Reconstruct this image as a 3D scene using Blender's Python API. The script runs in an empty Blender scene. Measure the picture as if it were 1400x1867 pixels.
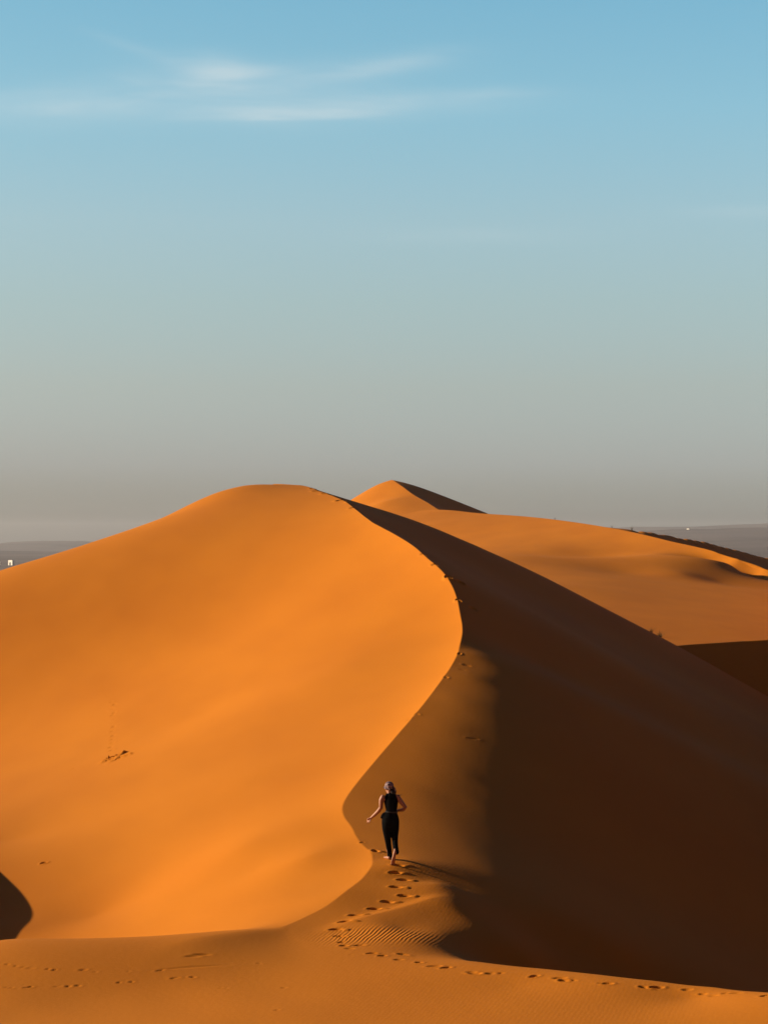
import bpy, bmesh, math, random
import numpy as np
from mathutils import Vector, Matrix, Quaternion

random.seed(7); rng = np.random.default_rng(11)
scn = bpy.context.scene
col = scn.collection

# ------------------------------------------------------------------ camera
F = 3630.0            # focal length in pixels of the 1400x1867 photograph
CX, HY = 700.0, 985.0 # vertical axis and the eye-level line
cam = bpy.data.cameras.new('camera'); camo = bpy.data.objects.new('camera', cam); col.objects.link(camo)
cam.sensor_fit = 'VERTICAL'; cam.sensor_height = 36; cam.lens = 36 * F / 1867
cam.shift_y = (HY - 933.5) / 1867
cam.clip_start = 0.5; cam.clip_end = 60000
camo.location = (0, 0, 0); camo.rotation_euler = (math.radians(90), 0, 0)
scn.camera = camo

def P(px, py, Y):
    return ((px - CX) / F * Y, Y, (HY - py) / F * Y)

# ------------------------------------------------------------------ helpers
def link(name, me, mat=None, parent=None):
    o = bpy.data.objects.new(name, me); col.objects.link(o)
    if mat: me.materials.append(mat)
    if parent: o.parent = parent
    return o

def tag(o, label, cat, group=None):
    o['label'] = label; o['category'] = cat
    if group: o['group'] = group
    return o

def struct(o, label=None):
    o['kind'] = 'structure'
    if label: o['label'] = label
    return o

class TPS:
    """thin plate spline height surface through control points"""
    def __init__(self, pts, lam=1e-4):
        p = np.array(pts, float)
        # drop near duplicates
        keep = []
        for i, q in enumerate(p):
            if all(np.hypot(*(q[:2] - p[j][:2])) > 0.08 for j in keep): keep.append(i)
        p = p[keep]
        self.s = 30.0
        self.p = p[:, :2] / self.s; z = p[:, 2]; n = len(p)
        d2 = ((self.p[:, None] - self.p[None]) ** 2).sum(-1)
        K = self.phi(d2) + lam * np.eye(n)
        Q = np.c_[np.ones(n), self.p]
        A = np.zeros((n + 3, n + 3)); A[:n, :n] = K; A[:n, n:] = Q; A[n:, :n] = Q.T
        self.w = np.linalg.solve(A, np.r_[z, 0, 0, 0])
    @staticmethod
    def phi(d2):
        return 0.5 * d2 * np.log(np.maximum(d2, 1e-12))
    def __call__(self, x, y):
        sh = np.shape(x); x = np.ravel(x) / self.s; y = np.ravel(y) / self.s
        out = np.empty(len(x)); n = len(self.p)
        for a in range(0, len(x), 60000):
            xs = x[a:a + 60000]; ys = y[a:a + 60000]
            d2 = (xs[:, None] - self.p[None, :, 0]) ** 2 + (ys[:, None] - self.p[None, :, 1]) ** 2
            out[a:a + 60000] = self.phi(d2) @ self.w[:n] + self.w[n] + self.w[n + 1] * xs + self.w[n + 2] * ys
        return out.reshape(sh)

def hermite(xk, yk):
    """monotone-ish cubic interpolation with linear extrapolation"""
    xk = np.array(xk, float); yk = np.array(yk, float)
    h = np.diff(xk); dl = np.diff(yk) / h
    m = np.zeros(len(xk)); m[1:-1] = (dl[:-1] * h[1:] + dl[1:] * h[:-1]) / (h[:-1] + h[1:]); m[0] = dl[0]; m[-1] = dl[-1]
    def f(x):
        x = np.asarray(x, float); i = np.clip(np.searchsorted(xk, x) - 1, 0, len(h) - 1)
        t = np.clip((x - xk[i]) / h[i], 0, 1)
        r = ((2 * t**3 - 3 * t**2 + 1) * yk[i] + (t**3 - 2 * t**2 + t) * h[i] * m[i]
             + (-2 * t**3 + 3 * t**2) * yk[i + 1] + (t**3 - t**2) * h[i] * m[i + 1])
        r = r + np.where(x < xk[0], (x - xk[0]) * m[0], 0) + np.where(x > xk[-1], (x - xk[-1]) * m[-1], 0)
        return r
    return f

def sstep(a, b, x):
    t = np.clip((x - a) / (b - a), 0, 1); return t * t * (3 - 2 * t)

def steps(*segs):
    """segs: (start, end, step0, step1) -> increasing coordinates with a varying step"""
    out = []
    for a, b, s0, s1 in segs:
        x = a
        while x < b - 1e-6:
            out.append(x); x += s0 + (s1 - s0) * (x - a) / (b - a)
    out.append(segs[-1][1])
    return np.array(out)

def grid_mesh(name, X, Y, Z, attrs=None):
    r, c = X.shape
    me = bpy.data.meshes.new(name)
    co = np.stack([X, Y, Z], -1).reshape(-1, 3).astype(np.float32)
    idx = np.arange(r * c).reshape(r, c)
    q = np.stack([idx[:-1, :-1], idx[:-1, 1:], idx[1:, 1:], idx[1:, :-1]], -1).reshape(-1, 4)
    me.vertices.add(len(co)); me.vertices.foreach_set('co', co.ravel())
    me.loops.add(q.size); me.loops.foreach_set('vertex_index', q.ravel().astype(np.int32))
    me.polygons.add(len(q)); me.polygons.foreach_set('loop_start', np.arange(0, q.size, 4, dtype=np.int32))
    me.polygons.foreach_set('loop_total', np.full(len(q), 4, np.int32))
    me.update(calc_edges=True)
    me.polygons.foreach_set('use_smooth', np.ones(len(q), bool))
    for k, v in (attrs or {}).items():
        a = me.attributes.new(k, 'FLOAT', 'POINT'); a.data.foreach_set('value', v.ravel().astype(np.float32))
    return me

def vnoise(x, y, seed=0):
    """smooth value noise"""
    xi = np.floor(x).astype(np.int64); yi = np.floor(y).astype(np.int64); fx = x - xi; fy = y - yi
    fx = fx * fx * (3 - 2 * fx); fy = fy * fy * (3 - 2 * fy)
    def h(a, b):
        n = (a * 374761393 + b * 668265263 + seed * 1442695041) & 0x7fffffff
        n = ((n ^ (n >> 13)) * 1274126177) & 0x7fffffff
        return ((n ^ (n >> 16)) & 0xffff) / 65535.0
    return (h(xi, yi) * (1 - fx) + h(xi + 1, yi) * fx) * (1 - fy) + (h(xi, yi + 1) * (1 - fx) + h(xi + 1, yi + 1) * fx) * fy - 0.5

# ------------------------------------------------------------------ materials
def new_mat(name):
    m = bpy.data.materials.new(name); m.use_nodes = True
    nt = m.node_tree; b = nt.nodes['Principled BSDF']
    return m, nt, b

def sand_material(name, base, grain=1.0, ripple=False):
    m, nt, b = new_mat(name); N = nt.nodes; L = nt.links
    b.inputs['Roughness'].default_value = 0.95
    b.inputs['Specular IOR Level'].default_value = 0.06
    b.inputs['Diffuse Roughness'].default_value = 0.25
    tc = N.new('ShaderNodeTexCoord')
    n1 = N.new('ShaderNodeTexNoise'); n1.inputs['Scale'].default_value = 0.22; n1.inputs['Detail'].default_value = 6; n1.inputs['Roughness'].default_value = 0.55
    mp = N.new('ShaderNodeMapping'); mp.inputs['Scale'].default_value = (1.0, 0.55, 1.6)
    L.new(tc.outputs['Object'], mp.inputs['Vector']); L.new(mp.outputs[0], n1.inputs['Vector'])
    cr = N.new('ShaderNodeValToRGB')
    cr.color_ramp.elements[0].position = 0.3; cr.color_ramp.elements[1].position = 0.72
    cr.color_ramp.elements[0].color = (base[0] * 0.93, base[1] * 0.90, base[2] * 0.92, 1)
    cr.color_ramp.elements[1].color = (base[0] * 1.05, base[1] * 1.07, base[2] * 1.1, 1)
    L.new(n1.outputs['Fac'], cr.inputs['Fac'])
    n2 = N.new('ShaderNodeTexNoise'); n2.inputs['Scale'].default_value = 38; n2.inputs['Detail'].default_value = 3
    L.new(tc.outputs['Object'], n2.inputs['Vector'])
    mx = N.new('ShaderNodeMix'); mx.data_type = 'RGBA'; mx.blend_type = 'OVERLAY'; mx.inputs[0].default_value = 0.12 * grain
    L.new(cr.outputs[0], mx.inputs[6]); L.new(n2.outputs['Color'], mx.inputs[7])
    hs = N.new('ShaderNodeHueSaturation'); hs.inputs['Saturation'].default_value = 1.0
    mm = N.new('ShaderNodeMix'); mm.data_type = 'RGBA'; mm.inputs[0].default_value = 0.35 * grain
    bw = N.new('ShaderNodeMath'); bw.operation = 'MULTIPLY_ADD'
    L.new(cr.outputs[0], mm.inputs[6]); L.new(mx.outputs[2], mm.inputs[7])
    L.new(mm.outputs[2], b.inputs['Base Color'])
    # fine relief
    bp = N.new('ShaderNodeBump'); bp.inputs['Strength'].default_value = 0.35 * grain; bp.inputs['Distance'].default_value = 0.012
    n3 = N.new('ShaderNodeTexNoise'); n3.inputs['Scale'].default_value = 9; n3.inputs['Detail'].default_value = 5; n3.inputs['Roughness'].default_value = 0.6
    L.new(tc.outputs['Object'], n3.inputs['Vector']); L.new(n3.outputs['Fac'], bp.inputs['Height'])
    last = bp
    if ripple:
        at = N.new('ShaderNodeAttribute'); at.attribute_name = 'ripple'
        wv = N.new('ShaderNodeTexWave'); wv.wave_type = 'BANDS'; wv.bands_direction = 'X'
        wv.inputs['Scale'].default_value = 4.6; wv.inputs['Distortion'].default_value = 2.2; wv.inputs['Detail'].default_value = 0.5; wv.inputs['Detail Scale'].default_value = 0.7
        m2 = N.new('ShaderNodeMapping'); m2.inputs['Rotation'].default_value = (0, 0, math.radians(14))
        L.new(tc.outputs['Object'], m2.inputs['Vector']); L.new(m2.outputs[0], wv.inputs['Vector'])
        mu = N.new('ShaderNodeMath'); mu.operation = 'MULTIPLY'
        L.new(wv.outputs['Fac'], mu.inputs[0]); L.new(at.outputs['Fac'], mu.inputs[1])
        b2 = N.new('ShaderNodeBump'); b2.inputs['Strength'].default_value = 1.0; b2.inputs['Distance'].default_value = 0.0075
        L.new(mu.outputs[0], b2.inputs['Height']); L.new(bp.outputs[0], b2.inputs['Normal']); last = b2
    L.new(last.outputs[0], b.inputs['Normal'])
    return m

SAND = (0.60, 0.188, 0.012)
M_sand = sand_material('orange_sand', SAND, 1.0, True)
M_sand_far = sand_material('orange_sand_far', SAND, 0.5)

def plain_mat(name, c, rough=0.8, spec=0.3, noise=None):
    m, nt, b = new_mat(name); b.inputs['Base Color'].default_value = (*c, 1)
    b.inputs['Roughness'].default_value = rough; b.inputs['Specular IOR Level'].default_value = spec
    if noise:
        sc, lo, hi = noise
        tc = nt.nodes.new('ShaderNodeTexCoord'); n = nt.nodes.new('ShaderNodeTexNoise'); n.inputs['Scale'].default_value = sc; n.inputs['Detail'].default_value = 5
        r = nt.nodes.new('ShaderNodeValToRGB'); r.color_ramp.elements[0].position = 0.35; r.color_ramp.elements[1].position = 0.65
        r.color_ramp.elements[0].color = (*[v * lo for v in c], 1); r.color_ramp.elements[1].color = (*[min(1, v * hi) for v in c], 1)
        nt.links.new(tc.outputs['Object'], n.inputs['Vector']); nt.links.new(n.outputs['Fac'], r.inputs['Fac']); nt.links.new(r.outputs[0], b.inputs['Base Color'])
    return m

# ------------------------------------------------------------------ sun and sky
SUN_EL, SUN_AHEAD = math.radians(17.5), math.radians(13)   # low sun, from the left and a little ahead
sd = Vector((-math.cos(SUN_EL) * math.cos(SUN_AHEAD), math.cos(SUN_EL) * math.sin(SUN_AHEAD), math.sin(SUN_EL)))
sl = bpy.data.lights.new('sun', 'SUN'); sl.energy = 4.8; sl.angle = math.radians(0.5); sl.color = (1.0, 0.83, 0.60)
so = bpy.data.objects.new('sun', sl); col.objects.link(so); so.rotation_euler = sd.to_track_quat('Z', 'Y').to_euler(); so.location = (-60, 20, 60)

w = bpy.data.worlds.new('World'); scn.world = w; w.use_nodes = True
nt = w.node_tree; N = nt.nodes; L = nt.links
bg = N['Background']
sky = N.new('ShaderNodeTexSky'); sky.sky_type = 'NISHITA'; sky.sun_disc = False
sky.sun_elevation = SUN_EL; sky.sun_rotation = math.atan2(sd.x, sd.y)
sky.air_density = 1.0; sky.dust_density = 1.0; sky.ozone_density = 1.0
bg.inputs['Strength'].default_value = 0.1
#@SKY@
bg.inputs['Strength'].default_value = 0.0915
def math_node(op, *args, clamp=False):
    n = N.new('ShaderNodeMath'); n.operation = op; n.use_clamp = clamp
    for i, v in enumerate(args):
        if isinstance(v, (int, float)): n.inputs[i].default_value = v
        else: L.new(v, n.inputs[i])
    return n.outputs[0]
tc = N.new('ShaderNodeTexCoord'); sx = N.new('ShaderNodeSeparateXYZ'); L.new(tc.outputs['Generated'], sx.inputs[0])
dx_, dy_, dz_ = sx.outputs
ramp = N.new('ShaderNodeValToRGB'); cr = ramp.color_ramp; cr.interpolation = 'LINEAR'
SKY_T = [(-.10,(.18,.18,.22)),(-.005,(.13,.16,.24)),(.004,(.22,.27,.40)),(.0165,(.43,.49,.70)),(.037,(.545,.58,.80)),(.077,(.68,.68,.745)),(.119,(.77,.82,.815)),(.158,(.85,.95,.925)),
         (.211,(.785,1.075,1.055)),(.26,(.695,1.09,1.09)),(.33,(.42,.74,.95)),(.48,(.13,.27,.62)),(.70,(.07,.16,.5)),(1.0,(.06,.13,.45))]
while len(cr.elements) < len(SKY_T): cr.elements.new(0.5)
for e, (p, c) in zip(cr.elements, SKY_T):
    e.position = (p + .1) / 1.1
for e, (p, c) in zip(cr.elements, SKY_T):
    e.color = (c[0] / 1.25, c[1] / 1.25, c[2] / 1.25, 1)
L.new(math_node('DIVIDE', math_node('ADD', dz_, 0.1), 1.1), ramp.inputs['Fac'])
def smooth(v, lo, hi):
    r = N.new('ShaderNodeMapRange'); r.interpolation_type = 'SMOOTHSTEP'; r.inputs['From Min'].default_value = lo; r.inputs['From Max'].default_value = hi
    L.new(v, r.inputs['Value']); return r.outputs['Result']
# the sky opposite the sun and behind the viewer is much dimmer
dim = math_node('MULTIPLY', math_node('SUBTRACT', 1.0, math_node('MULTIPLY', .72, smooth(dx_, .25, .8))), math_node('ADD', .35, math_node('MULTIPLY', .65, smooth(dy_, -.5, .3))))
az = math_node('ADD', 1.0, math_node('MULTIPLY', math_node('ADD', 0.5, math_node('MULTIPLY', 0.35, math_node('SUBTRACT', 1.0, smooth(dz_, .0, .08)))), math_node('MAXIMUM', -0.2, math_node('MINIMUM', dx_, 0.2))))
sc = N.new('ShaderNodeVectorMath'); sc.operation = 'SCALE'; L.new(ramp.outputs[0], sc.inputs[0]); L.new(math_node('MULTIPLY', math_node('MULTIPLY', az, dim), 1.25), sc.inputs['Scale'])
mu = N.new('ShaderNodeVectorMath'); mu.operation = 'MULTIPLY'; L.new(sky.outputs[0], mu.inputs[0]); L.new(sc.outputs[0], mu.inputs[1])
# thin high cirrus, as directions on the sky
ysafe = math_node('MAXIMUM', dy_, 0.05)
U = math_node('DIVIDE', dx_, ysafe); V = math_node('DIVIDE', dz_, ysafe)
cv = N.new('ShaderNodeCombineXYZ'); L.new(U, cv.inputs[0]); L.new(V, cv.inputs[1])
def fibres(scx, scy, rot, lo, hi, detail=6):
    m = N.new('ShaderNodeMapping'); m.inputs['Rotation'].default_value = (0, 0, rot); m.inputs['Scale'].default_value = (scx, scy, 1)
    L.new(cv.outputs[0], m.inputs['Vector'])
    n = N.new('ShaderNodeTexNoise'); n.inputs['Scale'].default_value = 1; n.inputs['Detail'].default_value = detail; n.inputs['Roughness'].default_value = 0.55; n.inputs['Distortion'].default_value = 0.6
    L.new(m.outputs[0], n.inputs['Vector'])
    r = N.new('ShaderNodeMapRange'); r.interpolation_type = 'SMOOTHSTEP'; r.inputs['From Min'].default_value = lo; r.inputs['From Max'].default_value = hi
    L.new(n.outputs['Fac'], r.inputs['Value']); return r.outputs['Result']
fib = fibres(18, 105, 0.10, .28, .74); soft = fibres(9, 45, -0.05, .30, .70, 3)
def blob(px, py, wx, wy, amp, rot=0.0, sharp_low=False):
    u0, v0 = (px - CX) / F, (HY - py) / F
    c, s_ = math.cos(rot), math.sin(rot)
    a_ = math_node('SUBTRACT', U, u0); b_ = math_node('SUBTRACT', V, v0)
    p_ = math_node('ADD', math_node('MULTIPLY', a_, c * F / wx), math_node('MULTIPLY', b_, s_ * F / wx))
    q_ = math_node('ADD', math_node('MULTIPLY', a_, -s_ * F / wy), math_node('MULTIPLY', b_, c * F / wy))
    if sharp_low:
        q_ = math_node('ADD', math_node('MULTIPLY', math_node('MAXIMUM', q_, 0.0), 0.5), math_node('MULTIPLY', math_node('MINIMUM', q_, 0.0), 2.6))
    e = math_node('ADD', math_node('MULTIPLY', p_, p_), math_node('MULTIPLY', q_, q_))
    return math_node('MULTIPLY', amp, math_node('EXPONENT', math_node('MULTIPLY', e, -1.0)))
def total(bl):
    t = bl[0]
    for q in bl[1:]: t = math_node('ADD', t, q)
    return t
streaks = total([blob(400,126,68,27,.50,-.08), blob(320,112,75,18,.12,-.25), blob(470,132,70,14,.22,.05), blob(735,112,95,17,.30,.16), blob(630,135,80,12,.16,.12),
                 blob(510,216,150,11,.36,.0,True), blob(620,213,80,9,.22,.03,True), blob(830,172,140,12,.16,.03)])
veil = total([blob(230,180,230,36,.20,.05), blob(500,185,260,40,.26,0), blob(600,128,190,26,.14,.06), blob(60,195,170,34,.12,.04), blob(800,185,190,20,.20,.03), blob(360,160,130,30,.18,-.3), blob(1340,385,130,12,.14,0), blob(860,430,200,16,.10,0), blob(240,85,90,10,.14,-.35)])
mask = math_node('ADD', math_node('MULTIPLY', streaks, math_node('ADD', .5, math_node('MULTIPLY', fib, .65))), math_node('MULTIPLY', veil, math_node('ADD', .5, math_node('MULTIPLY', math_node('MULTIPLY', soft, math_node('ADD', .5, math_node('MULTIPLY', fib, .6))), 1.2))))
mask = math_node('MULTIPLY', math_node('MULTIPLY', mask, 0.78), math_node('GREATER_THAN', dy_, 0.1), clamp=True)
mxc = N.new('ShaderNodeMix'); mxc.data_type = 'RGBA'; L.new(mask, mxc.inputs[0]); L.new(mu.outputs[0], mxc.inputs[6]); mxc.inputs[7].default_value = (4.1, 4.7, 4.85, 1)
L.new(mxc.outputs[2], bg.inputs['Color'])
#@SKYEND@
scn.view_settings.view_transform = 'Standard'; scn.view_settings.look = 'None'
scn.view_settings.exposure = 0.77; scn.view_settings.gamma = 1.0

# ------------------------------------------------------------------ the main dune with the near plateau
crest_px = [(507,1693,34.2),(549,1675,35.0),(593,1653,35.8),(634,1622,36.8),(662,1600,37.6),(675,1582,38.2),(679,1567,38.8),(677,1555,39.35),
  (663,1542,40.0),(651,1527,40.7),(640,1507,41.7),(627,1488,42.6),(624,1473,43.3),(634,1450,44.4),(650,1428,45.4),(674,1399,46.8),(706,1361,48.6),(740,1321,50.6),(769,1287,52.4),
  (797,1250,54.6),(812,1229,55.9),(828,1204,57.5),(839,1171,59.8),(843,1146,61.6),(839,1121,63.3),(832,1088,65.6),(822,1064,67.3),(810,1046,68.6),
  (782,1020,71.2),(754,996,74),(718,973,77),(682,954,80),(650,930,84),(629,914,87.5),(603,903,90.5),(580,895,93),(560,887,96),(530,883.5,99),(495,884,102)]
C3 = np.array([P(*p) for p in crest_px])
xcf = hermite(np.r_[24, 30, C3[:, 1], 112, 130], np.r_[-3.2, -2.6, C3[:, 0], -9.0, -14.0])
zcf = hermite(np.r_[24, 30, C3[:, 1], 112, 130], np.r_[-6.66, -6.77, C3[:, 2], -0.8, -6.0])
Yd = np.r_[np.arange(34.2, 48, 0.5), np.arange(48, 103, 1.1)]
crest_ctrl = [(float(xcf(y)), y, float(zcf(y))) for y in Yd]
plateau = [(x, y, z + .02 * x) for y, z in ((30, -6.74), (27, -6.68), (22, -6.56)) for x in (-12, -8, -4, -1, 2, 5)]
plateau = [p for p in plateau if not (p[0] > 4 and p[1] > 29)]

def back(pts, dY, dz, k=1.06):
    return [(x * k, y + dY, z - dz) for x, y, z in pts]

sky_l = [P(*p) for p in [(480,885,99),(440,887.5,98),(400,897,96),(365,912,95),(330,931,94),(265,956,93),(200,979,92),(100,1011,90),(0,1041,88),(-150,1088,87),(-400,1160,85)]]
def lip(y): return 0.38 * sstep(34.5, 38.5, y) * (1 - sstep(72, 92, y))     # the lit side steepens towards the crest
left_ctrl = [(x, y, z - float(lip(y))) for x, y, z in crest_ctrl] + plateau + sky_l + back(sky_l, 9, 2.6) + back(sky_l, 22, 7.5) + [
  # rim of the near plateau and the trough behind it
  P(30,1713,33.4), P(120,1713,33.4), P(220,1710,33.5), P(320,1704,33.6), P(400,1697,33.8), P(460,1694,34.0),
  (-12, 33.2, -6.75), (-18, 33, -6.9),
  (-12, 35.2, -7.7), (-8, 35.4, -7.75), (-6, 35.4, -7.65), (-4, 35.5, -7.35), (-2.7, 35.4, -6.98),
  (-6, 37.5, -8.15), (-9, 37.5, -8.3), (-3.2, 37.5, -7.22), (-1.8, 37.2, -6.82),
  P(441,1548,42.6), (-1.5, 40, -6.49), (-2.6, 40.5, -6.78), P(181,1668,42.6), P(20,1690,42),
  P(264,1471,50.5), P(20,1532,50.5), P(90,1522,50.2), P(450,1421,50), (-3.5, 45.5, -6.58), (-6.2, 46, -7.42), (-12, 49, -7.7),
  P(349,1311,62.5), P(56,1400,62.5), P(600,1229,61),
  P(410,1137,75), P(71,1246,75), P(610,1080,73),
  (-25, 50, -10.5), (-25, 62, -10), (-25, 75, -9), (-40, 60, -13), (-20, 40, -10)]
rim_r = [P(*p) for p in [(790,1742,32.6),(890,1755,32.0),(1000,1767,31.3),(1100,1778,30.8),(1200,1788,30.3),(1300,1799,29.8),(1400,1809,29.3),(1600,1830,28.4),(1900,1860,27)]]
sil_r = [P(*p) for p in [(621,909,97),(700,934,97),(771,957,97),(843,989,97),(896,1012,97),(950,1036,97),(1043,1084,97),(1114,1122,97),(1186,1159,97),(1225,1180,97),(1400,1278,96),(1650,1410,95)]]
right_ctrl = crest_ctrl + plateau + rim_r + sil_r + back(sil_r, 6, 1.6, 1.0) + back(sil_r, 16, 6, 1.0) + [
  (x + 0.3, y + 1.2, z - 0.75) for x, y, z in rim_r[2:]] + [(x + 0.9, y + 3.2, z - 2.3) for x, y, z in rim_r[2:]] + [
  P(735,1695,34.5), P(785,1668,35.7),  (1.0, 34.5, -6.80), (1.9, 34.7, -7.14), (2.8, 34.9, -7.65), (4.2, 34.5, -8.5),
  (4.5, 29.2, -6.72), (8, 26.5, -6.6), (14, 24, -6.6),
  P(702,1566,38.95), P(716,1580,38.25), P(740,1568,38.8), P(790,1576,38.9), P(798,1610,37.5),
  P(700,1690,34.4), P(620,1700,34.1), P(760,1712,33.6), P(700,1640,36.4), P(800,1669,35.7), P(820,1647,36.4),
  (2.0, 36.4, -6.92), (3.0, 36.6, -7.42), (5, 37, -8.4), (9, 38, -10.2),
  
  (4.9, 62, -3.92), (10, 63, -6.35), (4.0, 68, -2.2), (8, 69, -4.2), (6, 75, -2.9), (12, 76, -5.85), (18, 76, -8.8),
  (5, 86, -1.6), (11, 86, -4.5), (16, 62, -9.3), (17, 48, -11.5), (16, 40, -12), (14, 34, -11.2), (24, 90, -10.8), (30, 60, -13), (30, 40, -13.5)]
xT = hermite([36, 38, 41, 45, 49, 52, 55, 58, 60.5], [1.35, 1.45, 1.75, 2.08, 2.48, 2.72, 2.82, 2.8, 2.7])
for yc in (37.8, 39.6, 41.6, 43.6, 46, 48.5, 51, 53.5, 56, 58.5):
    xc0, zc0, W = float(xcf(yc)), float(zcf(yc)), float(xT(yc) - xcf(yc))
    g0, g1 = 0.05, 0.26
    for d in (.3 * W, .65 * W, W, W + .6, W + 1.4, W + 3, W + 6, W + 10):
        dr = g0 * min(d, W) + (g1 - g0) * min(d, W) ** 2 / (2 * W)
        e = max(d - W, 0); q_ = min(e, 3.0); dr += g1 * q_ + (.50 - g1) * q_ ** 2 / 6.0 + .50 * max(e - 3.0, 0)
        right_ctrl.append((xc0 + d, yc, zc0 - dr))
for yc in (53, 56, 59, 62, 65, 68.5):
    for d, dr in ((.5, .25), (1.2, .56)): pass
tL = TPS(left_ctrl); tR = TPS(right_ctrl)

def main_height(x, y):
    xc = xcf(y); u = x - xc
    wl = 0.015 + 1.4 * (1 - sstep(31.5, 35.0, y))
    k = sstep(-1, 1, u / wl)
    zl = tL(x, y) + lip(y) * np.exp(-np.maximum(-u, 0) / 1.35); zr = tR(x, y)
    z = zl * (1 - k) + zr * k
    # broad irregularities of wind blown sand
    z = z + 0.018 * vnoise(x / 2.7, y / 4.1, 3) * sstep(0.0, 2.0, np.abs(u)) + 0.012 * vnoise(x / 0.8 + y / 3, y / 1.1, 5)
    # the shoulder down to the dune the camera stands on
    near = -1.75 - 0.262 * np.maximum(y, -30)
    z = np.where(y < 26, np.maximum(z, 0) * 0 + (z * sstep(19, 26, y) + near * (1 - sstep(19, 26, y))), z)
    # edges run down to the surrounding ground
    z = z - 0.02 * np.maximum(np.abs(x) - 26, 0) ** 2 - 0.02 * np.maximum(y - 122, 0) ** 2
    return np.maximum(z, -34)

def hit(px, py, y0=25.0, y1=100.0):
    ys = np.arange(y0, y1, 0.02); xs = (px - CX) / F * ys; zs = (HY - py) / F * ys
    d = zs - main_height(xs, ys)
    i = np.argmax(d < 0)
    return xs[i], ys[i]

ys_m = steps((-6, 25.5, 0.5, 0.25), (25.5, 41.5, 0.032, 0.032), (41.5, 70, 0.034, 0.09), (70, 104, 0.09, 0.14), (104, 140, 0.2, 1.5))
us_h = steps((0, 8.5, 0.026, 0.03), (8.5, 16, 0.03, 0.12), (16, 42, 0.2, 1.5))
us_m = np.r_[-us_h[::-1], us_h[1:]]
Ym = np.repeat(ys_m[:, None], len(us_m), 1)
xcs = xcf(np.clip(ys_m, 30, 130)); 
Xm = xcs[:, None] + us_m[None, :]
# ease the shear of the grid far from the crest
Zm = main_height(Xm, Ym)

# --- pressed marks: footprints, crumbled bits of the crest, scuffs
def stamp(px, py, ln, wd, dep, ang, rim=0.45, xy=None):
    x0, y0 = xy if xy else hit(px, py)
    i0, i1 = np.searchsorted(ys_m, (y0 - 3 * max(ln, wd), y0 + 3 * max(ln, wd)))
    X = Xm[i0:i1]; Y = Ym[i0:i1]
    c, s = math.cos(ang), math.sin(ang)
    a = ((X - x0) * c + (Y - y0) * s) / (ln / 2); b = (-(X - x0) * s + (Y - y0) * c) / (wd / 2)
    r2 = a * a + b * b
    wob = 1 + 0.5 * vnoise(X * 11 + px, Y * 11, 9)
    pit = -dep * np.exp(-(r2 ** 1.6) * 1.1)
    ring = dep * rim * np.exp(-((np.sqrt(r2) - 1.35) / 0.4) ** 2)
    Zm[i0:i1] += (pit + ring) * wob

R_ = random.uniform
# fresh prints behind the walker
for k, (px, py) in enumerate([(725,1578),(720,1592),(735,1605),(722,1618),(737,1634),(706,1645),(682,1658),(648,1670),(629,1683),(612,1697)]):
    stamp(px, py, 0.20, 0.12, 0.075 if k < 9 else 0.05, R_(-.25, .5), 0.16)
    stamp(px + 20, py + 1, 0.16, 0.10, -0.018, R_(0, 3), 0.1)
# older, smaller ones leading to the plateau and along its rim
for px, py in [(619,1708),(622,1718),(627,1725),(638,1730),(655,1724),(678,1739),(697,1743),(735,1741),(727,1750),(764,1755),(792,1762),(813,1765),(858,1773),(866,1775),(895,1775),(911,1775),(971,1781),(976,1780),
               (1020,1784),(1028,1788),(1043,1788),(1100,1793),(1108,1794),(1175,1801),(1196,1801),(1252,1805),(1281,1813),(1300,1816),(1322,1811),(1341,1811),(1393,1816)]:
    stamp(px, py, R_(.11, .22), R_(.07, .12), R_(.018, .05), R_(-.6, .6), 0.25)
for px, py in [(5,1756),(14,1758),(30,1762),(43,1764),(57,1766),(88,1767),(100,1769),(152,1769),(175,1772),(235,1772),(292,1770),(15,1801),(22,1801),(50,1801),(57,1800),(105,1799),(125,1799),(143,1798),(217,1792),(240,1791),
               (315,1784),(320,1784),(352,1782),(403,1802),(412,1802),(505,1842),(518,1801),(474,1757),(640,1741)]:
    stamp(px, py, R_(.07, .15), R_(.05, .08), R_(.004, .014), R_(-.6, .6))
stamp(368, 1741, 0.28, 0.09, 0.016, 0.2, .2); stamp(352, 1744, 0.24, 0.1, 0.014, 0.25, .2); stamp(345, 1764, 1.3, 0.10, 0.006, 0.35, .3)
# marks on the lit face: a trail and the scuff below it
for k, (px, py) in enumerate([(182,1265),(189,1263),(196,1269),(204,1280),(210,1284),(205,1292),(209,1299),(206,1304),(209,1311),(207,1318),(208,1325),(206,1333),(208,1341),(206,1348),(205,1355),(203,1362),(204,1368)]):
    stamp(px, py, 0.16, 0.12, 0.035, R_(-.5, .5), 0.6)
for px, py, ln, dp in [(200,1386,.5,.14),(207,1381,.62,.2),(213,1378,.5,.2),(219,1383,.6,.14),(225,1379,.45,.14),(233,1378,.22,.07),(134,1402,.14,.05),(157,1398,.12,.04),(20,1387,.16,.06),(81,1574,.2,.06),(370,1319,.18,.03),(390,1314,.2,.03)]:
    stamp(px, py, ln * .75, 0.13, dp * .6, 0.6, 0.5)
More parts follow.
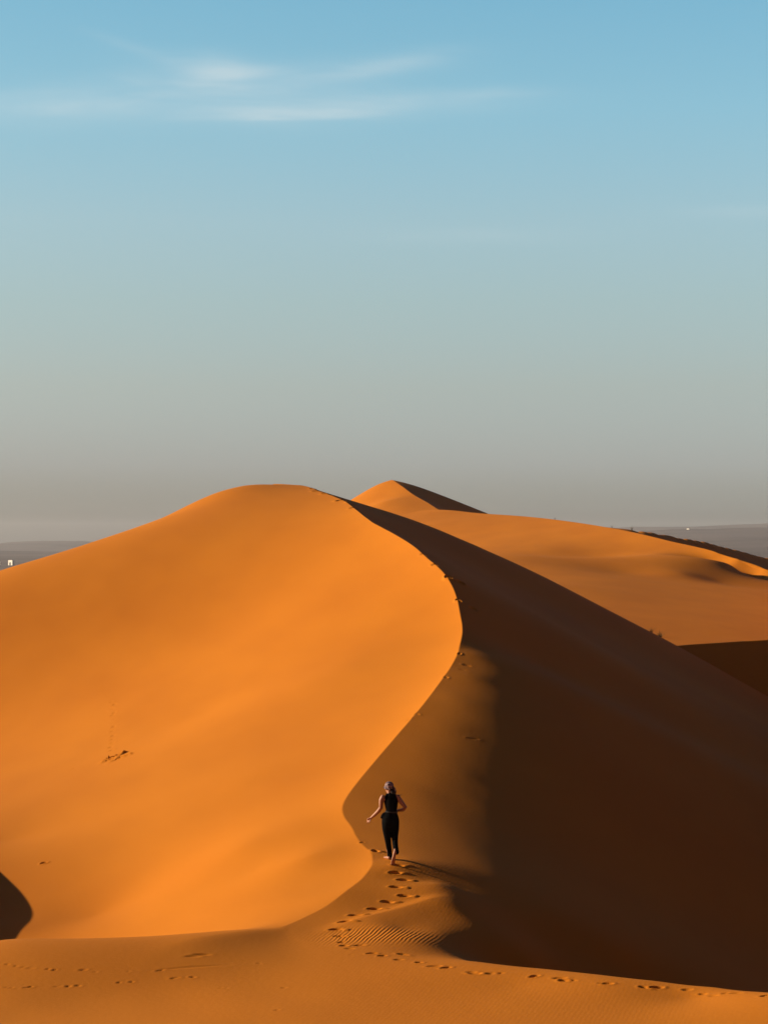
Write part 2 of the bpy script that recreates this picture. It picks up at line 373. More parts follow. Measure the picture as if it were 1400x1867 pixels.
# crumbs and prints where the crest was stepped on
for yy, du, ln, dp in [(68.2, .06, .36, .18), (68.3, .5, .45, .10), (65.2, .04, .26, .13), (65.0, .5, .4, .05), (62.6, .25, .2, .02), (58.3, .06, .2, .04), (57.2, .4, .25, .015), (55.6, .06, .2, .03),
                       (51.6, .05, .16, .03), (51.2, -.08, .14, .025), (40.3, .03, .12, .03), (39.55, .12, .22, .035), (39.5, .36, .2, .02), (72.4, .05, .3, .06), (93, 0, .5, .1), (91.5, .1, .5, .12), (94.5, 0, .4, .08), (88.2, 0, .5, .1), (87.2, .2, .4, .1), (85, .05, .4, .08), (97, 0, .4, .07), (70.3, .02, .3, .06)]:
    stamp(0, 0, ln, ln * .6, dp, R_(0, 3), 0.35, xy=(float(xcf(yy)) + du, yy))
for px, py in [(862,1347),(845,1222)]:
    stamp(px, py, 0.3, 0.10, 0.010, R_(-.3, .3))
# the little wind ridge crossing towards the shade
s0 = np.array(hit(560, 1710)); s1 = np.array(hit(822, 1638))
ii0, ii1 = np.searchsorted(ys_m, (32, 39)); X = Xm[ii0:ii1]; Y = Ym[ii0:ii1]
dv = (s1 - s0) / np.linalg.norm(s1 - s0); t = ((X - s0[0]) * dv[0] + (Y - s0[1]) * dv[1]) / np.linalg.norm(s1 - s0)
q = -(X - s0[0]) * dv[1] + (Y - s0[1]) * dv[0] - 0.12 * np.sin(t * 3.0)
Zm[ii0:ii1] += 0.055 * np.where(q > 0, np.exp(-(q / 0.22) ** 2), np.exp(-(q / 0.70) ** 2)) * sstep(0, .5, t) * (1 - sstep(.85, 1.08, t))
# ripple mask
rc = np.array(hit(690, 1705)); dx = Xm - rc[0]; dy = Ym - rc[1]
rip = np.exp(-(np.clip((dx * 0.9 + dy * .1) / 0.72, -9, 9)) ** 2 - np.clip((dy - dx * .25) / 0.5, -9, 9) ** 2)
rip = np.clip(rip * 1.5, 0, 1)
rip = np.maximum(rip, 0.07 * np.clip(0.25 + 1.6 * vnoise(Xm / 3.1, Ym / 4.7, 31), 0, 1) * (1 - sstep(36, 60, Ym)))
main = struct(link('sand_dune', grid_mesh('sand_dune', Xm, Ym, Zm, {'ripple': rip}), M_sand), 'large orange dune with a winding sharp crest, lit left face and dark right face')

# ------------------------------------------------------------------ generic creased dune sheets
def dune_sheet(name, crest, lp, rp, ys, us, label, swap=False, mat=None, floor=-34, noise=0.05, edge=None):
    """crest, lp, rp: xyz points; the crest is single valued along Y (or X when swapped)"""
    sw = (lambda p: (p[1], p[0], p[2])) if swap else (lambda p: tuple(p))
    c = np.array(sorted([sw(p) for p in crest], key=lambda p: p[1]))
    xf = hermite(c[:, 1], c[:, 0]); zf = hermite(c[:, 1], c[:, 2])
    yd = np.linspace(c[0, 1], c[-1, 1], 40)
    cc = [(float(xf(v)), v, float(zf(v))) for v in yd]
    a = TPS(cc + [sw(p) for p in lp]); b = TPS(cc + [sw(p) for p in rp])
    Yg = np.repeat(ys[:, None], len(us), 1); Xg = xf(np.clip(ys, c[0, 1] , c[-1, 1]))[:, None] + us[None, :]
    k = (us[None, :] > 0) + 0 * Xg
    Z = np.where(k > 0, b(Xg, Yg), a(Xg, Yg))
    Z = Z + noise * vnoise(Xg / 5, Yg / 5, 21) * sstep(0, 3, np.abs(us))[None, :]
    if edge is not None: Z = Z - edge(Xg, Yg)
    Z = np.maximum(Z, floor)
    if swap: Xg, Yg = Yg, Xg
    me = grid_mesh(name, Xg, Yg, Z)
    if swap: me.flip_normals()
    return struct(link(name, me, mat or M_sand_far), label)

# wide dune behind: pale plain in front, whaleback skyline, crest running down to the right
bc = [P(*p) for p in [(1400,1040,193),(1373,1028,194.5),(1346,1019.5,196),(1321,1012,197.7),(1293,1003,200),(1257,994.5,203.5),(1221,986.5,207.5),(1189,978.5,211.5),(1150,969.5,217),(1112,962.5,223)]]
bc = [P(1440,1055,190.5)] + bc + [P(1060,954,232), P(1000,946,241.5), P(950,941,250), P(870,935.5,262), P(800,929.5,270), (-4, 282, 3.2), (-16, 300, -1)]
def C_(px, py):    # the gently tilted sand flat in front
    a_, b_ = (px - CX) / F, (HY - py) / F
    return P(px, py, 10.86 / (.0558 - .1 * a_ - b_))
bL = [(-20, 200, -7), (-34, 150, -11), (-34, 230, -9), (-12, 160, -7), (0, 130, -4.9), (12, 112, -5.9), (20, 100, -7.4), (36, 110, -8.4)]
bL += [C_(*p) for p in [(1225,1178),(1400,1166),(1600,1160),(1100,1115),(1250,1110),(1400,1105),(1000,1065),(1150,1078),(1300,1078),(1400,1078),(900,1012),(1050,1040),(1150,1045),(1000,1003),(1090,1018),(940,985)]]
bL += [(x - 1.6, y, z - .7) for x, y, z in bc[1:5]]
bL += [P(1310,1060.5,182), P(1350,1063,183), P(1400,1063,185), P(1460,1080,181), (27.2, 182, -3.02), (24, 183, -2.75),
       P(1200,1010,199), P(1270,1020,196), P(1330,1030,193), P(1120,985,213), P(1050,975,221), P(980,966,231), P(890,957,243), P(820,950,252)]
def S_(px, py, dY=0, dx=0):    # the shaded face right of the crest
    a_, b_ = (px - CX) / F, (HY - py) / F
    x, y, z = P(px, py, 13.64 / (.12 - .45 * a_ - b_))
    return (x + dx, y + dY, z - .45 * dx + .12 * dY)
sil = [(1150,966.3),(1185,973.5),(1221,981.5),(1275,990.5),(1329,1003),(1364,1012),(1400,1020),(1470,1040),(1540,1062)]
sil = [tuple(q) for q in np.c_[np.linspace(1150, 1540, 27), np.interp(np.linspace(1150, 1540, 27), *np.array(sil, float).T)]]
bsil = [S_(*p) for p in sil]
bR = [(x + 1.6, y + .6, z - .55) for x, y, z in bc[11:17]] + [(x + 4.5, y + 2, z - 1.7) for x, y, z in bc[11:17]] + [(x + 10, y + 6, z - 4.2) for x, y, z in bc[12:17]]
bR += bsil + [S_(*p, -8) for p in sil[2:]] + [S_(*p, -20) for p in sil[5:]] + [S_(*p, -35, 2) for p in sil[9:]]
bR += [(x + .2, y + 2.5, z - .5) for x, y, z in bsil] + [(x + .6, y + 6, z - 1.9) for x, y, z in bsil] + [(x + 2, y + 16, z - 5.5) for x, y, z in bsil] + [(x + .7, y, z - .4) for x, y, z in bc[1:10]]
dune_sheet('sand_dune', bc, bL, bR, steps((98, 165, .4, .25), (165, 330, .14, .3), (330, 390, .5, 3)),
           np.r_[-steps((0, 6, .1, .15), (6, 34, .15, .3), (34, 80, 1, 3))[::-1], steps((0, 8, .1, .25), (8, 80, .25, .5), (80, 110, 1, 3))[1:]],
           'broad pale orange dune behind on the right with a long lit flank', edge=lambda X, Y: 0.01 * np.maximum(np.abs(X - 20) - 55, 0) ** 2 + 0.004 * np.maximum(Y - 350, 0) ** 2)

# the pointed dune on the skyline
pc = [P(*p) for p in [(712,875.5,300),(729,884,294),(754,902,286),(779,916,279),(800,929,272)]]
pc = [(10.5, 262, 2.6)] + pc + [(0.6, 307, 6.6), (-3, 325, 1.5), (-8, 345, -4.0)]
psk = [P(*p) for p in [(690,887,302),(682,891.5,302),(651,910,302),(600,940,300)]]
pL = psk + back(psk, 12, 4, 1.0) + [P(700,915,283), P(740,925,276), P(660,925,288), P(640,950,275), P(720,950,262)]
psr = [P(*p) for p in [(760,893,303),(800,907.5,303),(840,922.5,303),(868,933,303),(950,966,303)]]
pR = psr + back(psr, 12, 4, 1.0) + [(14, 280, 1.4), (20, 275, -2)]
dune_sheet('sand_dune', pc, pL, pR, steps((255, 262, .5, .3), (262, 304, .2, .2), (304, 345, .8, 2)),
           np.r_[-steps((0, 10, .14, .2), (10, 40, .4, 2))[::-1], steps((0, 16, .14, .2), (16, 40, .4, 2))[1:]],
           'distant pointed dune with a sharp peak on the skyline', edge=lambda X, Y: 0.01 * np.maximum(np.abs(X - 2) - 26, 0) ** 2)

# low dune on the right, its near side in the shade
dc = [P(*p) for p in [(1225,1178.5,95),(1310,1172,96.3),(1400,1166,97.7),(1550,1156,100)]]
dc = [(8.5, 92.8, -6.2)] + dc + [(32, 104, -4.8)]
dF = [(x + 1.2, y - 3.6, z - 2.3) for x, y, z in dc] + [(x + 3, y - 9, z - 5.4) for x, y, z in dc] + [(x + 3, y - 22, z - 8) for x, y, z in dc]
dB = [(x, y + 4, z - .5) for x, y, z in dc] + [(x, y + 12, z - 2.5) for x, y, z in dc]
dune_sheet('sand_dune', dc, dF, dB, steps((8.5, 24, .08, .08), (24, 34, .3, .6)),
           np.r_[-steps((0, 10, .08, .2), (10, 34, .3, 1))[::-1], steps((0, 18, .1, .8))[1:]],
           'low dune on the right with its shaded side towards the viewer', swap=True)

# rounded slip face of a dune reaching in from the left
xs = steps((-22, -5, .06, .06)); yv = steps((31, 58, .06, .06)); Xg, Yg = np.meshgrid(xs, yv)
rr = np.hypot((Xg + 11.45 + .26 * (Yg - 44)), (Yg - 44.0) * 0.20)
Zg = -6.72 + .10 * (Yg - 43) - 0.60 * np.sqrt(rr ** 2 + 0.2)  - 0.03 * np.maximum(-Xg - 13, 0) ** 2
Zg = np.maximum(Zg, -14)
struct(link('sand_dune', grid_mesh('sand_dune', Xg, Yg, Zg), M_sand), 'dark slip face of a dune cut by the left edge')

# sand sea floor below the dunes
xs = np.r_[-np.geomspace(2, 700, 70)[::-1], 0, np.geomspace(2, 700, 70)]; yv = np.r_[-60, -40, np.linspace(-20, 420, 130), np.geomspace(430, 900, 20)]
Xg, Yg = np.meshgrid(xs, yv); rr = np.hypot(Xg, Yg - 150)
Zg = -11.5 + 1.2 * vnoise(Xg / 40, Yg / 40, 2) - 22 * sstep(200, 420, rr) - 1.5 * sstep(20, 60, np.abs(Xg))
struct(link('sand_floor', grid_mesh('sand_floor', Xg, Yg, Zg), M_sand_far))

# ------------------------------------------------------------------ gravel plain and far hills
M_plain = plain_mat('gravel_plain', (0.115, 0.088, 0.075), 0.95, 0.1, (0.004, 0.75, 1.3))
M_hill = plain_mat('rock_hills', (0.11, 0.085, 0.075), 0.95, 0.1, (0.003, 0.8, 1.2))
th = np.linspace(0, 2 * math.pi, 97); rad = np.r_[0, np.geomspace(20, 12000, 60)]
T, Rr = np.meshgrid(th, rad)
struct(link('plain', grid_mesh('plain', Rr * np.sin(T), Rr * np.cos(T), -30.5 + 0 * T), M_plain))

def hill_range(name, prof, Y, depth, seed, amp, label):
    """prof: (px, py) skyline at distance Y"""
    pr = np.array(prof, float); px = np.linspace(pr[0, 0], pr[-1, 0], 420)
    top = np.interp(px, pr[:, 0], pr[:, 1])
    vs = np.r_[np.linspace(-1, 0, 26), np.linspace(0.06, 1, 12)]
    PX, V = np.meshgrid(px, vs)
    X = (PX - CX) / F * Y * (1 + 0 * V); Yg = Y + V * depth
    H = (HY - top)[None, :] / F * Y + 31.5
    g = np.where(V < 0, 1 - np.abs(V) ** 0.8, 1 - np.abs(V) ** 1.5)
    Z = -31.5 + H * g
    Z = Z + amp * (vnoise(X / 260, Yg / 260, seed) + .5 * vnoise(X / 90, Yg / 110, seed + 1) + .25 * vnoise(X / 30, Yg / 50, seed + 2)) * g
    return struct(link(name, grid_mesh(name, X, Yg, Z), M_hill), label)
hill_range('hills', [(-1500,1000),(-300,999),(-60,995),(0,991),(20,988.5),(60,987),(145,986.5),(158,988),(200,996),(300,1000),(620,1000)], 7600, 1500, 4, 3, 'grey mesa on the far left horizon')
hill_range('hills', [(-1500,1004),(-200,1001),(0,1004),(20,1004.5),(45,1007),(120,1006),(300,1008),(500,1010)], 4700, 700, 8, 2, 'low dark rise in front of the mesa on the left')
hill_range('hills', [(700,985),(1000,975),(1150,961),(1250,960),(1300,958),(1350,955),(1400,954),(1800,948),(2600,960)], 8600, 1800, 14, 4, 'pale far ridge on the right horizon')
hill_range('hills', [(900,985),(1130,972),(1180,967),(1225,964.5),(1300,964.5),(1330,963),(1400,962),(1700,958),(2400,975)], 5600, 3300, 18, 3, 'dark gravel slope on the right horizon')


# ------------------------------------------------------------------ the walker
Y0 = 38.6
def J(px, py, dY=0.0): return Vector(P(px, py, Y0 + dY))
def loft(bm, rings, n=18):
    """rings: (centre, rx, ry); one closed tapered tube with rounded ends"""
    cs = [Vector(r[0]) for r in rings]; R = []
    for i, (c, rx, ry) in enumerate(rings):
        t = (cs[min(i + 1, len(cs) - 1)] - cs[max(i - 1, 0)]).normalized()
        a = Vector((1, 0, 0)) - t * t.x
        if a.length < .3: a = Vector((0, 1, 0)) - t * t.y
        a.normalize(); b = t.cross(a)
        R.append((Vector(c), rx, ry, a, b, t))
    out = []
    def ring(c, rx, ry, a, b): return [bm.verts.new(c + a * rx * math.cos(2 * math.pi * k / n) + b * ry * math.sin(2 * math.pi * k / n)) for k in range(n)]
    c, rx, ry, a, b, t = R[0]; m = min(rx, ry)
    out.append(ring(c - t * m * .85, rx * .5, ry * .5, a, b)); out.append(ring(c - t * m * .5, rx * .86, ry * .86, a, b))
    for r in R: out.append(ring(*r[:5]))
    c, rx, ry, a, b, t = R[-1]; m = min(rx, ry)
    out.append(ring(c + t * m * .5, rx * .86, ry * .86, a, b)); out.append(ring(c + t * m * .85, rx * .5, ry * .5, a, b))
    for p, q in zip(out[:-1], out[1:]):
        for k in range(n): bm.faces.new((p[k], p[(k + 1) % n], q[(k + 1) % n], q[k]))
    bm.faces.new(out[0][::-1]); bm.faces.new(out[-1])
def ball(bm, c, r, rot=None):
    m = Matrix.Translation(c) @ (rot.to_matrix().to_4x4() if rot else Matrix()) @ Matrix.Diagonal((*r, 1))
    bmesh.ops.create_uvsphere(bm, u_segments=20, v_segments=14, radius=1, matrix=m)
def fused(name, bm, mat, parent, voxel, smooth=2, org=None):
    """fuse the overlapping volumes into one continuous skin"""
    bmesh.ops.recalc_face_normals(bm, faces=bm.faces)
    me = bpy.data.meshes.new(name + '_raw'); bm.to_mesh(me); bm.free()
    o = bpy.data.objects.new(name + '_raw', me); col.objects.link(o)
    r = o.modifiers.new('r', 'REMESH'); r.mode = 'VOXEL'; r.voxel_size = voxel
    sm = o.modifiers.new('s', 'SMOOTH'); sm.factor = .5; sm.iterations = smooth
    dg = bpy.context.evaluated_depsgraph_get(); m2 = bpy.data.meshes.new_from_object(o.evaluated_get(dg))
    bpy.data.objects.remove(o); m2.name = name
    m2.polygons.foreach_set('use_smooth', np.ones(len(m2.polygons), bool))
    if org is not None: m2.transform(Matrix.Translation(-org))
    return link(name, m2, mat, parent)

M_skin = plain_mat('skin', (0.34, 0.145, 0.08), 0.55, 0.35)
M_black = plain_mat('black_cloth', (0.003, 0.0028, 0.003), 0.95, 0.04, (40, .7, 1.4))
M_hair = plain_mat('dark_hair', (0.012, 0.008, 0.007), 0.5, 0.3)
M_scarf, nts, bs = new_mat('patterned_scarf'); bs.inputs['Roughness'].default_value = 0.8; bs.inputs['Specular IOR Level'].default_value = 0.2
tcs = nts.nodes.new('ShaderNodeTexCoord'); vo = nts.nodes.new('ShaderNodeTexNoise'); vo.inputs['Scale'].default_value = 26; vo.inputs['Detail'].default_value = 2
rs = nts.nodes.new('ShaderNodeValToRGB'); rs.color_ramp.elements[0].position = .42; rs.color_ramp.elements[1].position = .58
rs.color_ramp.elements[0].color = (.03, .015, .025, 1); rs.color_ramp.elements[1].color = (.30, .20, .20, 1)
nts.links.new(tcs.outputs['Object'], vo.inputs['Vector']); nts.links.new(vo.outputs['Fac'], rs.inputs['Fac']); nts.links.new(rs.outputs[0], bs.inputs['Base Color'])

base = J(712, 1572, 0)
walker = bpy.data.objects.new('person', None); col.objects.link(walker); walker.location = base
tag(walker, 'barefoot walker in black sleeveless top, trousers and headscarf, climbing beside the winding crest', 'person')
bm = bmesh.new()
# trunk, neck and head
loft(bm, [(J(711.5,1500,0), .13, .10), (J(713,1488,.01), .12, .09), (J(713.5,1478,.03), .095, .08), (J(713,1466,.06), .12, .09), (J(711.5,1456,.09), .14, .08), (J(711,1451,.11), .10, .06), (J(710.3,1447,.13), .05, .05), (J(709.8,1442,.14), .046, .05)])
hq = Quaternion((0, 0, 1), math.radians(22)); hc = J(709.3, 1436, .165)
def H(x, y, z): return hc + hq @ Vector((x, y, z))
ball(bm, hc + Vector((0, 0, .012)), (.073, .092, .098), hq)
ball(bm, H(0, .035, -.055), (.052, .058, .058), hq)             # jaw
ball(bm, H(0, .098, -.018), (.012, .018, .022), hq)             # nose
for sx_ in (-1, 1):
    ball(bm, H(sx_ * .073, -.005, -.012), (.011, .02, .032), hq) # ears
    ball(bm, H(sx_ * .03, .082, .012), (.016, .012, .011), hq)   # eyes
ball(bm, H(0, .085, -.062), (.022, .012, .009), hq)             # mouth
# left arm swinging out, right arm bent in front of the waist
loft(bm, [(J(698,1453.5,.08), .05, .05), (J(695.2,1459,.07), .047, .047), (J(694.6,1466,.06), .041, .041), (J(694.5,1472.5,.06), .038, .038), (J(689.5,1479.5,.10), .038, .036), (J(682,1486.5,.15), .031, .03), (J(676.5,1491.3,.19), .024, .021)])
loft(bm, [(J(724.5,1453,.08), .05, .05), (J(728.5,1458.5,.07), .048, .047), (J(733.5,1465,.05), .042, .042), (J(738.8,1472,.04), .038, .038), (J(735.5,1475.8,.06), .038, .036), (J(730,1477.2,.09), .032, .03), (J(724.5,1478,.13), .025, .022)])
def hand(bm, wrist, d, n, side, curl):
    """palm, four unequal bent fingers and a thumb off the side of the palm"""
    d = d.normalized(); n = (n - d * n.dot(d)).normalized(); s_ = d.cross(n) * side
    loft(bm, [(wrist, .024, .018), (wrist + d * .03, .036, .016), (wrist + d * .075, .04, .014)], 12)
    for k, (off, ln) in enumerate(((.030, .070), (.010, .078), (-.010, .072), (-.029, .056))):
        p = wrist + d * .08 + s_ * off; q1 = p + (d * math.cos(curl) + n * math.sin(curl)) * ln * .45 + s_ * off * .15
        q2 = q1 + (d * math.cos(curl * 2) + n * math.sin(curl * 2)) * ln * .32; q3 = q2 + (d * math.cos(curl * 2.8) + n * math.sin(curl * 2.8)) * ln * .25
        loft(bm, [(p - d * .02, .0095, .0095), (q1, .009, .009), (q2, .008, .008), (q3, .0068, .0068)], 8)
    p = wrist + d * .025 + s_ * .03
    loft(bm, [(p, .013, .012), (p + d * .03 + s_ * .024 + n * .008, .0105, .0105), (p + d * .055 + s_ * .03 + n * .018, .009, .009)], 8)
hand(bm, J(676.5,1491.3,.19), J(668.5,1497,.24) - J(676.5,1491.3,.19), Vector((.5, .7, -.5)), 1, .38)
hand(bm, J(724.5,1478,.13), Vector((-.8, .35, .1)), Vector((-.3, -.6, -.2)), -1, .5)
# calves and feet
loft(bm, [(J(708.5,1549,.2), .045, .045), (J(709.3,1558,.26), .034, .036), (J(709.2,1561.5,.28), .033, .038)])
loft(bm, [(J(709.6,1563.8,.22), .030, .030), (J(707.6,1563.5,.30), .034, .030), (J(704,1563.3,.40), .040, .022), (J(701.8,1563.0,.46), .036, .014)])
loft(bm, [(J(721.3,1544,-.1), .044, .044), (J(720.6,1552,-.2), .034, .036), (J(719.9,1554.5,-.23), .033, .036)])
loft(bm, [(J(719.8,1554.5,-.285), .030, .030), (J(718.4,1561,-.285), .033, .026), (J(716.8,1569,-.27), .040, .02), (J(716,1575.5,-.235), .042, .017), (J(715.6,1578.2,-.19), .034, .012)])
for k in range(5):
    loft(bm, [(J(702.5 + k * .9 - .4, 1563 + .25 * k, .47 - .012 * k), .010, .008), (J(701 + k * .9 - .4, 1563.3 + .25 * k, .51 - .016 * k), .008, .007)], 8)
    loft(bm, [(J(713.6 + k * 1.1, 1577.5 - .15 * abs(k - 1), -.20), .010, .008), (J(713.2 + k * 1.1, 1578.6, -.15), .008, .007)], 8)
body = fused('body', bm, M_skin, walker, .0055, 2, base)

bm = bmesh.new()
loft(bm, [(J(713.6,1482,.02), .108, .095), (J(713.6,1477,.035), .108, .094), (J(713.4,1470,.05), .122, .10), (J(712.8,1463,.07), .136, .10), (J(713.2,1457,.09), .15, .092), (J(712.8,1453,.10), .132, .075)])
for a_, b_ in (((703.5,1456), (705.5,1449.5)), ((723,1456), (719,1449.5))):
    loft(bm, [(J(*a_, .09), .042, .07), (J((a_[0]+b_[0])/2, (a_[1]+b_[1])/2, .10), .038, .062), (J(*b_, .115), .03, .05)])
loft(bm, [(J(711.5,1453.5,.085), .07, .06), (J(710.8,1448.8,.118), .056, .054)])
top = fused('sleeveless_top', bm, M_black, walker, .007, 2, base)

bm = bmesh.new()
loft(bm, [(J(713.6,1480,.03), .112, .098), (J(712.8,1485,.02), .14, .11), (J(711.8,1492,.0), .168, .128), (J(711.8,1499,-.01), .172, .132), (J(711.8,1505,0), .16, .12)])
loft(bm, [(J(704.3,1500,0), .092, .105), (J(704.6,1512,.02), .083, .092), (J(706,1524,.07), .069, .078), (J(707.6,1536,.13), .058, .068), (J(709.2,1547,.19), .052, .063), (J(710.4,1556,.25), .050, .062), (J(710.9,1562.5,.275), .048, .066)])
loft(bm, [(J(719.0,1500,0), .094, .105), (J(719.2,1512,.03), .088, .092), (J(719.6,1524,.05), .068, .076), (J(720.0,1534,.03), .058, .068), (J(720.8,1543,-.07), .053, .062), (J(721.6,1549,-.14), .056, .060), (J(722.2,1553.5,-.19), .058, .056)])
loft(bm, [(J(701,1485.5,-.0), .05, .05), (J(697.5,1488.5,-.02), .04, .035), (J(694.8,1491,-.03), .018, .016)])  # loose fold at the hip
trousers = fused('trousers', bm, M_black, walker, .008, 2, base)
bm = bmesh.new()
for k in range(40):
    a_ = 2 * math.pi * k / 40; c = J(713.5, 1480.2, .028)
    if k == 0: rows = []
    rows.append([bm.verts.new(c + Vector((math.cos(a_) * rr_, math.sin(a_) * rr_ * .88, zz))) for rr_, zz in ((.117, -.016), (.122, -.016), (.122, .016), (.117, .016))])
for k in range(40):
    p, q = rows[k], rows[(k + 1) % 40]
    for j in range(4): bm.faces.new((p[j], q[j], q[(j + 1) % 4], p[(j + 1) % 4]))
me = bpy.data.meshes.new('belt'); bm.to_mesh(me); bm.free(); me.transform(Matrix.Translation(-base))
link('belt', me, plain_mat('dark_leather', (.014, .010, .010), .45, .4), walker)

bm = bmesh.new()
ball(bm, H(0, -.010, .034), (.087, .102, .088), hq)
loft(bm, [(H(-.085, .03, .005), .022, .016), (H(-.075, -.05, -.012), .024, .018), (H(-.02, -.098, -.025), .026, .02), (H(.04, -.088, -.018), .026, .02), (H(.082, -.03, -.004), .022, .018)])
loft(bm, [(H(-.05, -.075, .07), .02, .02), (H(0, -.10, .04), .022, .02), (H(.05, -.09, .005), .022, .02)])
ball(bm, H(.066, -.095, -.01), (.03, .024, .028), hq)
loft(bm, [(H(.07, -.10, -.02), .02, .012), (H(.085, -.115, -.06), .024, .009), (H(.082, -.12, -.10), .016, .007)])
sc_o = fused('headscarf', bm, M_scarf, walker, .006, 1, base)
bm = bmesh.new()
loft(bm, [(H(.03, -.075, -.03), .045, .035), (H(.045, -.095, -.075), .048, .035), (H(.05, -.10, -.12), .045, .032), (H(.055, -.105, -.165), .034, .024), (H(.06, -.11, -.20), .016, .012)])
for k in range(5):
    e = Vector((.07 + .02 * k, -.02 * k, -.03 + .012 * k - .02 * (k % 2)))
    p = H(.06, -.10, -.10 - .008 * k)
    loft(bm, [(p, .008, .007), (p + e * .6 + Vector((0, 0, -.012)), .0055, .005), (p + e * 1.15, .0035, .003)], 8)
hair = fused('hair', bm, M_hair, walker, .004, 1, base)

# ------------------------------------------------------------------ dry grass tufts
M_grass = plain_mat('dry_grass', (0.075, 0.06, 0.025), 0.8, 0.2, (6, .6, 1.5))
def tuft(x, y, z, h, n, spread, label, group, seed):
    r = random.Random(seed); bm = bmesh.new()
    for _ in range(n):
        a = r.uniform(0, 2 * math.pi); ln = h * r.uniform(.5, 1.05); lean = r.uniform(.1, 1) * spread; wd = r.uniform(.003, .005) * max(1, h / .3)
        o_ = Vector((r.uniform(-.05, .05), r.uniform(-.05, .05), -.03)) * (h / .3)
        sd_ = Vector((-math.sin(a), math.cos(a), 0)); prev = None
        for k in range(5):
            t = k / 4; c = o_ + Vector((math.cos(a), math.sin(a), 0)) * lean * ln * t ** 1.6 + Vector((0, 0, ln * (t - .18 * lean * t * t)))
            pr_ = [bm.verts.new(c + sd_ * wd * (1 - .85 * t)), bm.verts.new(c - sd_ * wd * (1 - .85 * t))]
            if prev: bm.faces.new((prev[0], prev[1], pr_[1], pr_[0]))
            prev = pr_
    me = bpy.data.meshes.new('grass_tuft'); bm.to_mesh(me); bm.free()
    o = link('grass_tuft', me, M_grass); o.location = (x, y, z); tag(o, label, 'grass', group); return o
def first_hit(px, py, obs, y1=400):
    d = Vector(((px - CX) / F, 1, (HY - py) / F)).normalized(); best = None
    bpy.context.view_layer.update()
    for o in obs:
        ok, loc, nr, ix = o.ray_cast(Vector((0, 0, 0)) , d)
        if ok and (best is None or loc.y < best.y): best = loc.copy()
    return best
dunes = [o for o in col.objects if o.name.startswith('sand_dune')]
for i, (px, py, h, n, sp, lab) in enumerate([
    (1187, 1162, .36, 40, 1.5, 'upper of the two dry grass tufts beside the dark flank of the big dune'),
    (1203, 1170, .42, 60, 1.7, 'lower and wider dry grass tuft beside the dark flank of the big dune'),
    (1011, 947.5, .35, 26, .8, 'tiny dark tuft alone on the lit skyline of the broad dune behind'),
    (1115, 963.5, .4, 26, .9, 'tiny dark tuft on the skyline crest where its dark edge begins'),
    (1151, 969.5, .55, 34, .9, 'dark tuft on the far crest just before the plain shows behind')]):
    q = py - 15; far = 120 if i < 2 else 320; p = None
    while p is None or p.y > far:               # walk down to the near surface's own edge
        q += .5; p = first_hit(px, q, dunes)
    tuft(p.x, p.y, p.z, h * p.y / (90 if i < 2 else 200) * (1 if i < 2 else 1), n, sp, lab, 'dry grass tufts on the dunes', 100 + i)

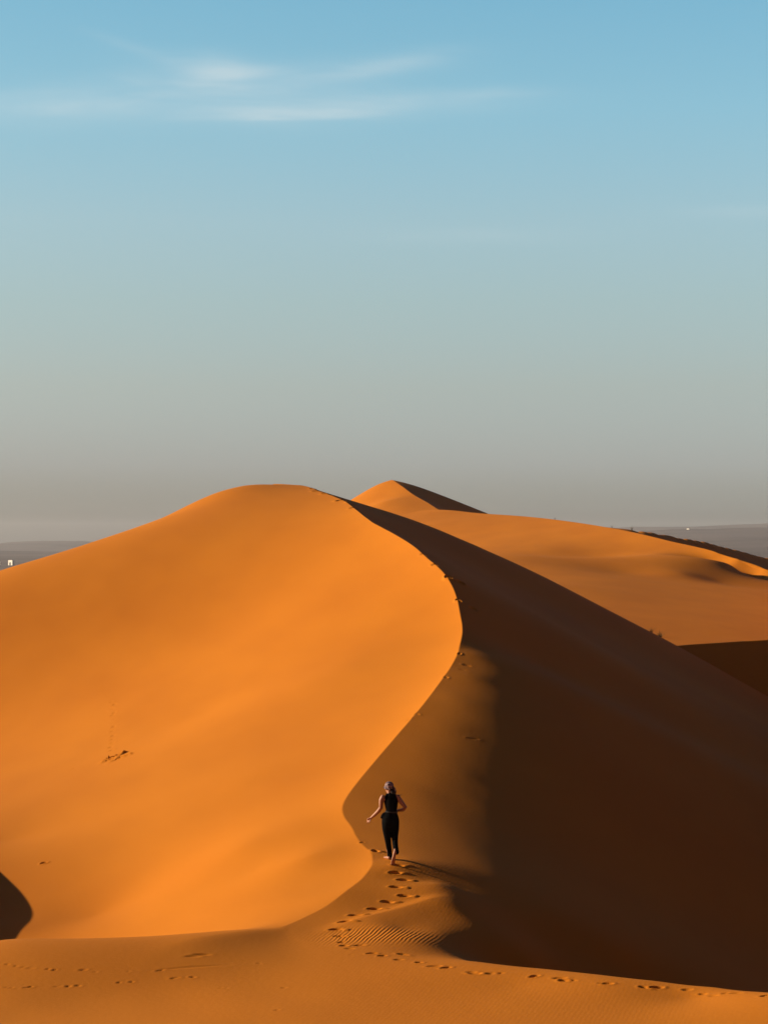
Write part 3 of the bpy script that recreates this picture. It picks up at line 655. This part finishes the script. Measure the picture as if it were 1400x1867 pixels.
# ------------------------------------------------------------------ far houses on the plain
M_wall = plain_mat('lime_plaster', (0.80, 0.74, 0.64), 0.9, 0.1, (.8, .92, 1.05)); M_dark = plain_mat('dark_opening', (.05, .04, .035), .8, .2)
def block(bm, lo, hi):
    bmesh.ops.create_cube(bm, size=1.0, matrix=Matrix.Translation([(a + b) / 2 for a, b in zip(lo, hi)]) @ Matrix.Diagonal([b - a for a, b in zip(lo, hi)] + [1]))
def piece(name, boxes, mat, parent):
    bm = bmesh.new()
    for lo, hi in boxes: block(bm, lo, hi)
    me = bpy.data.meshes.new(name); bm.to_mesh(me); bm.free(); return link(name, me, mat, parent)
def house(px, py, Y, wdt, hgt, rot, label, group=None, z=None):
    x, y, zz = P(px, py, Y)
    o = bpy.data.objects.new('house', None); col.objects.link(o); o.location = (x, y, zz if z is None else z); o.rotation_euler = (0, 0, rot)
    tag(o, label, 'house', group); w_, d_ = wdt / 2, wdt * .16
    dw = wdt * .17
    piece('wall', [((-w_, -d_, -1), (w_, d_, hgt))], M_wall, o)
    rf = piece('roof', [((-w_ - .1, -d_ - .1, hgt), (w_ + .1, d_ + .1, hgt + .25))], M_wall, o)
    piece('parapet', [((-w_ - .1, -d_ - .1, hgt + .25), (w_ + .1, -d_ + .2, hgt + .7)), ((-w_ - .1, d_ - .2, hgt + .25), (w_ + .1, d_ + .1, hgt + .7)),
                      ((-w_ - .1, -d_ + .2, hgt + .25), (-w_ + .2, d_ - .2, hgt + .7)), ((w_ - .2, -d_ + .2, hgt + .25), (w_ + .1, d_ - .2, hgt + .7))], M_wall, rf)
    bm = bmesh.new(); nn = 14; hgtd = hgt * .42
    prof = [(-dw, 0), (dw, 0)] + [(dw * math.cos(math.pi * k / nn), hgtd + dw * math.sin(math.pi * k / nn)) for k in range(nn + 1)]
    f = bm.faces.new([bm.verts.new((a - wdt * .05, -d_ - .05, b)) for a, b in prof])
    r = bmesh.ops.extrude_face_region(bm, geom=[f]); bmesh.ops.translate(bm, vec=(0, .25, 0), verts=[v for v in r['geom'] if isinstance(v, bmesh.types.BMVert)])
    bmesh.ops.recalc_face_normals(bm, faces=bm.faces); me = bpy.data.meshes.new('archway'); bm.to_mesh(me); bm.free(); link('archway', me, M_dark, o)
    return o
house(21.4, 1030.6, 2430, 9.5, 5.4, math.radians(-48), 'small cream house with a dark archway on the plain beyond the left slope', 'far houses on the plain', -30.4)
house(-1.5, 1030.6, 2430, 6.0, 3.6, math.radians(-48), 'pale house cut off by the left edge of the picture', 'far houses on the plain', -30.4)
house(1254, 966.5, 5560, 8.5, 3.8, math.radians(-50), 'white speck of a house on the dark slope at the right horizon', 'far houses on the plain')


# ------------------------------------------------------------------ the hazy air
def box_mesh(name, lo, hi):
    bm = bmesh.new(); bmesh.ops.create_cube(bm, size=1.0)
    for v in bm.verts: v.co = [lo[i] + (v.co[i] + .5) * (hi[i] - lo[i]) for i in range(3)]
    me = bpy.data.meshes.new(name); bm.to_mesh(me); bm.free(); return me
mh = bpy.data.materials.new('haze'); mh.use_nodes = True; ntt = mh.node_tree; ntt.nodes.remove(ntt.nodes['Principled BSDF'])
pv = ntt.nodes.new('ShaderNodeVolumePrincipled'); pv.inputs['Color'].default_value = (0.68, 0.68, 0.71, 1); pv.inputs['Density'].default_value = 0.00006; pv.inputs['Anisotropy'].default_value = 0.2
ntt.links.new(pv.outputs[0], ntt.nodes['Material Output'].inputs['Volume'])
hz = link('haze', box_mesh('haze', (-13000, -12500, -36), (13000, 13000, 110)), mh); hz['kind'] = 'stuff'
hz['label'] = 'thin dusty haze over the desert plain'
scn.cycles.volume_bounces = 1
scn.cycles.max_bounces = 6
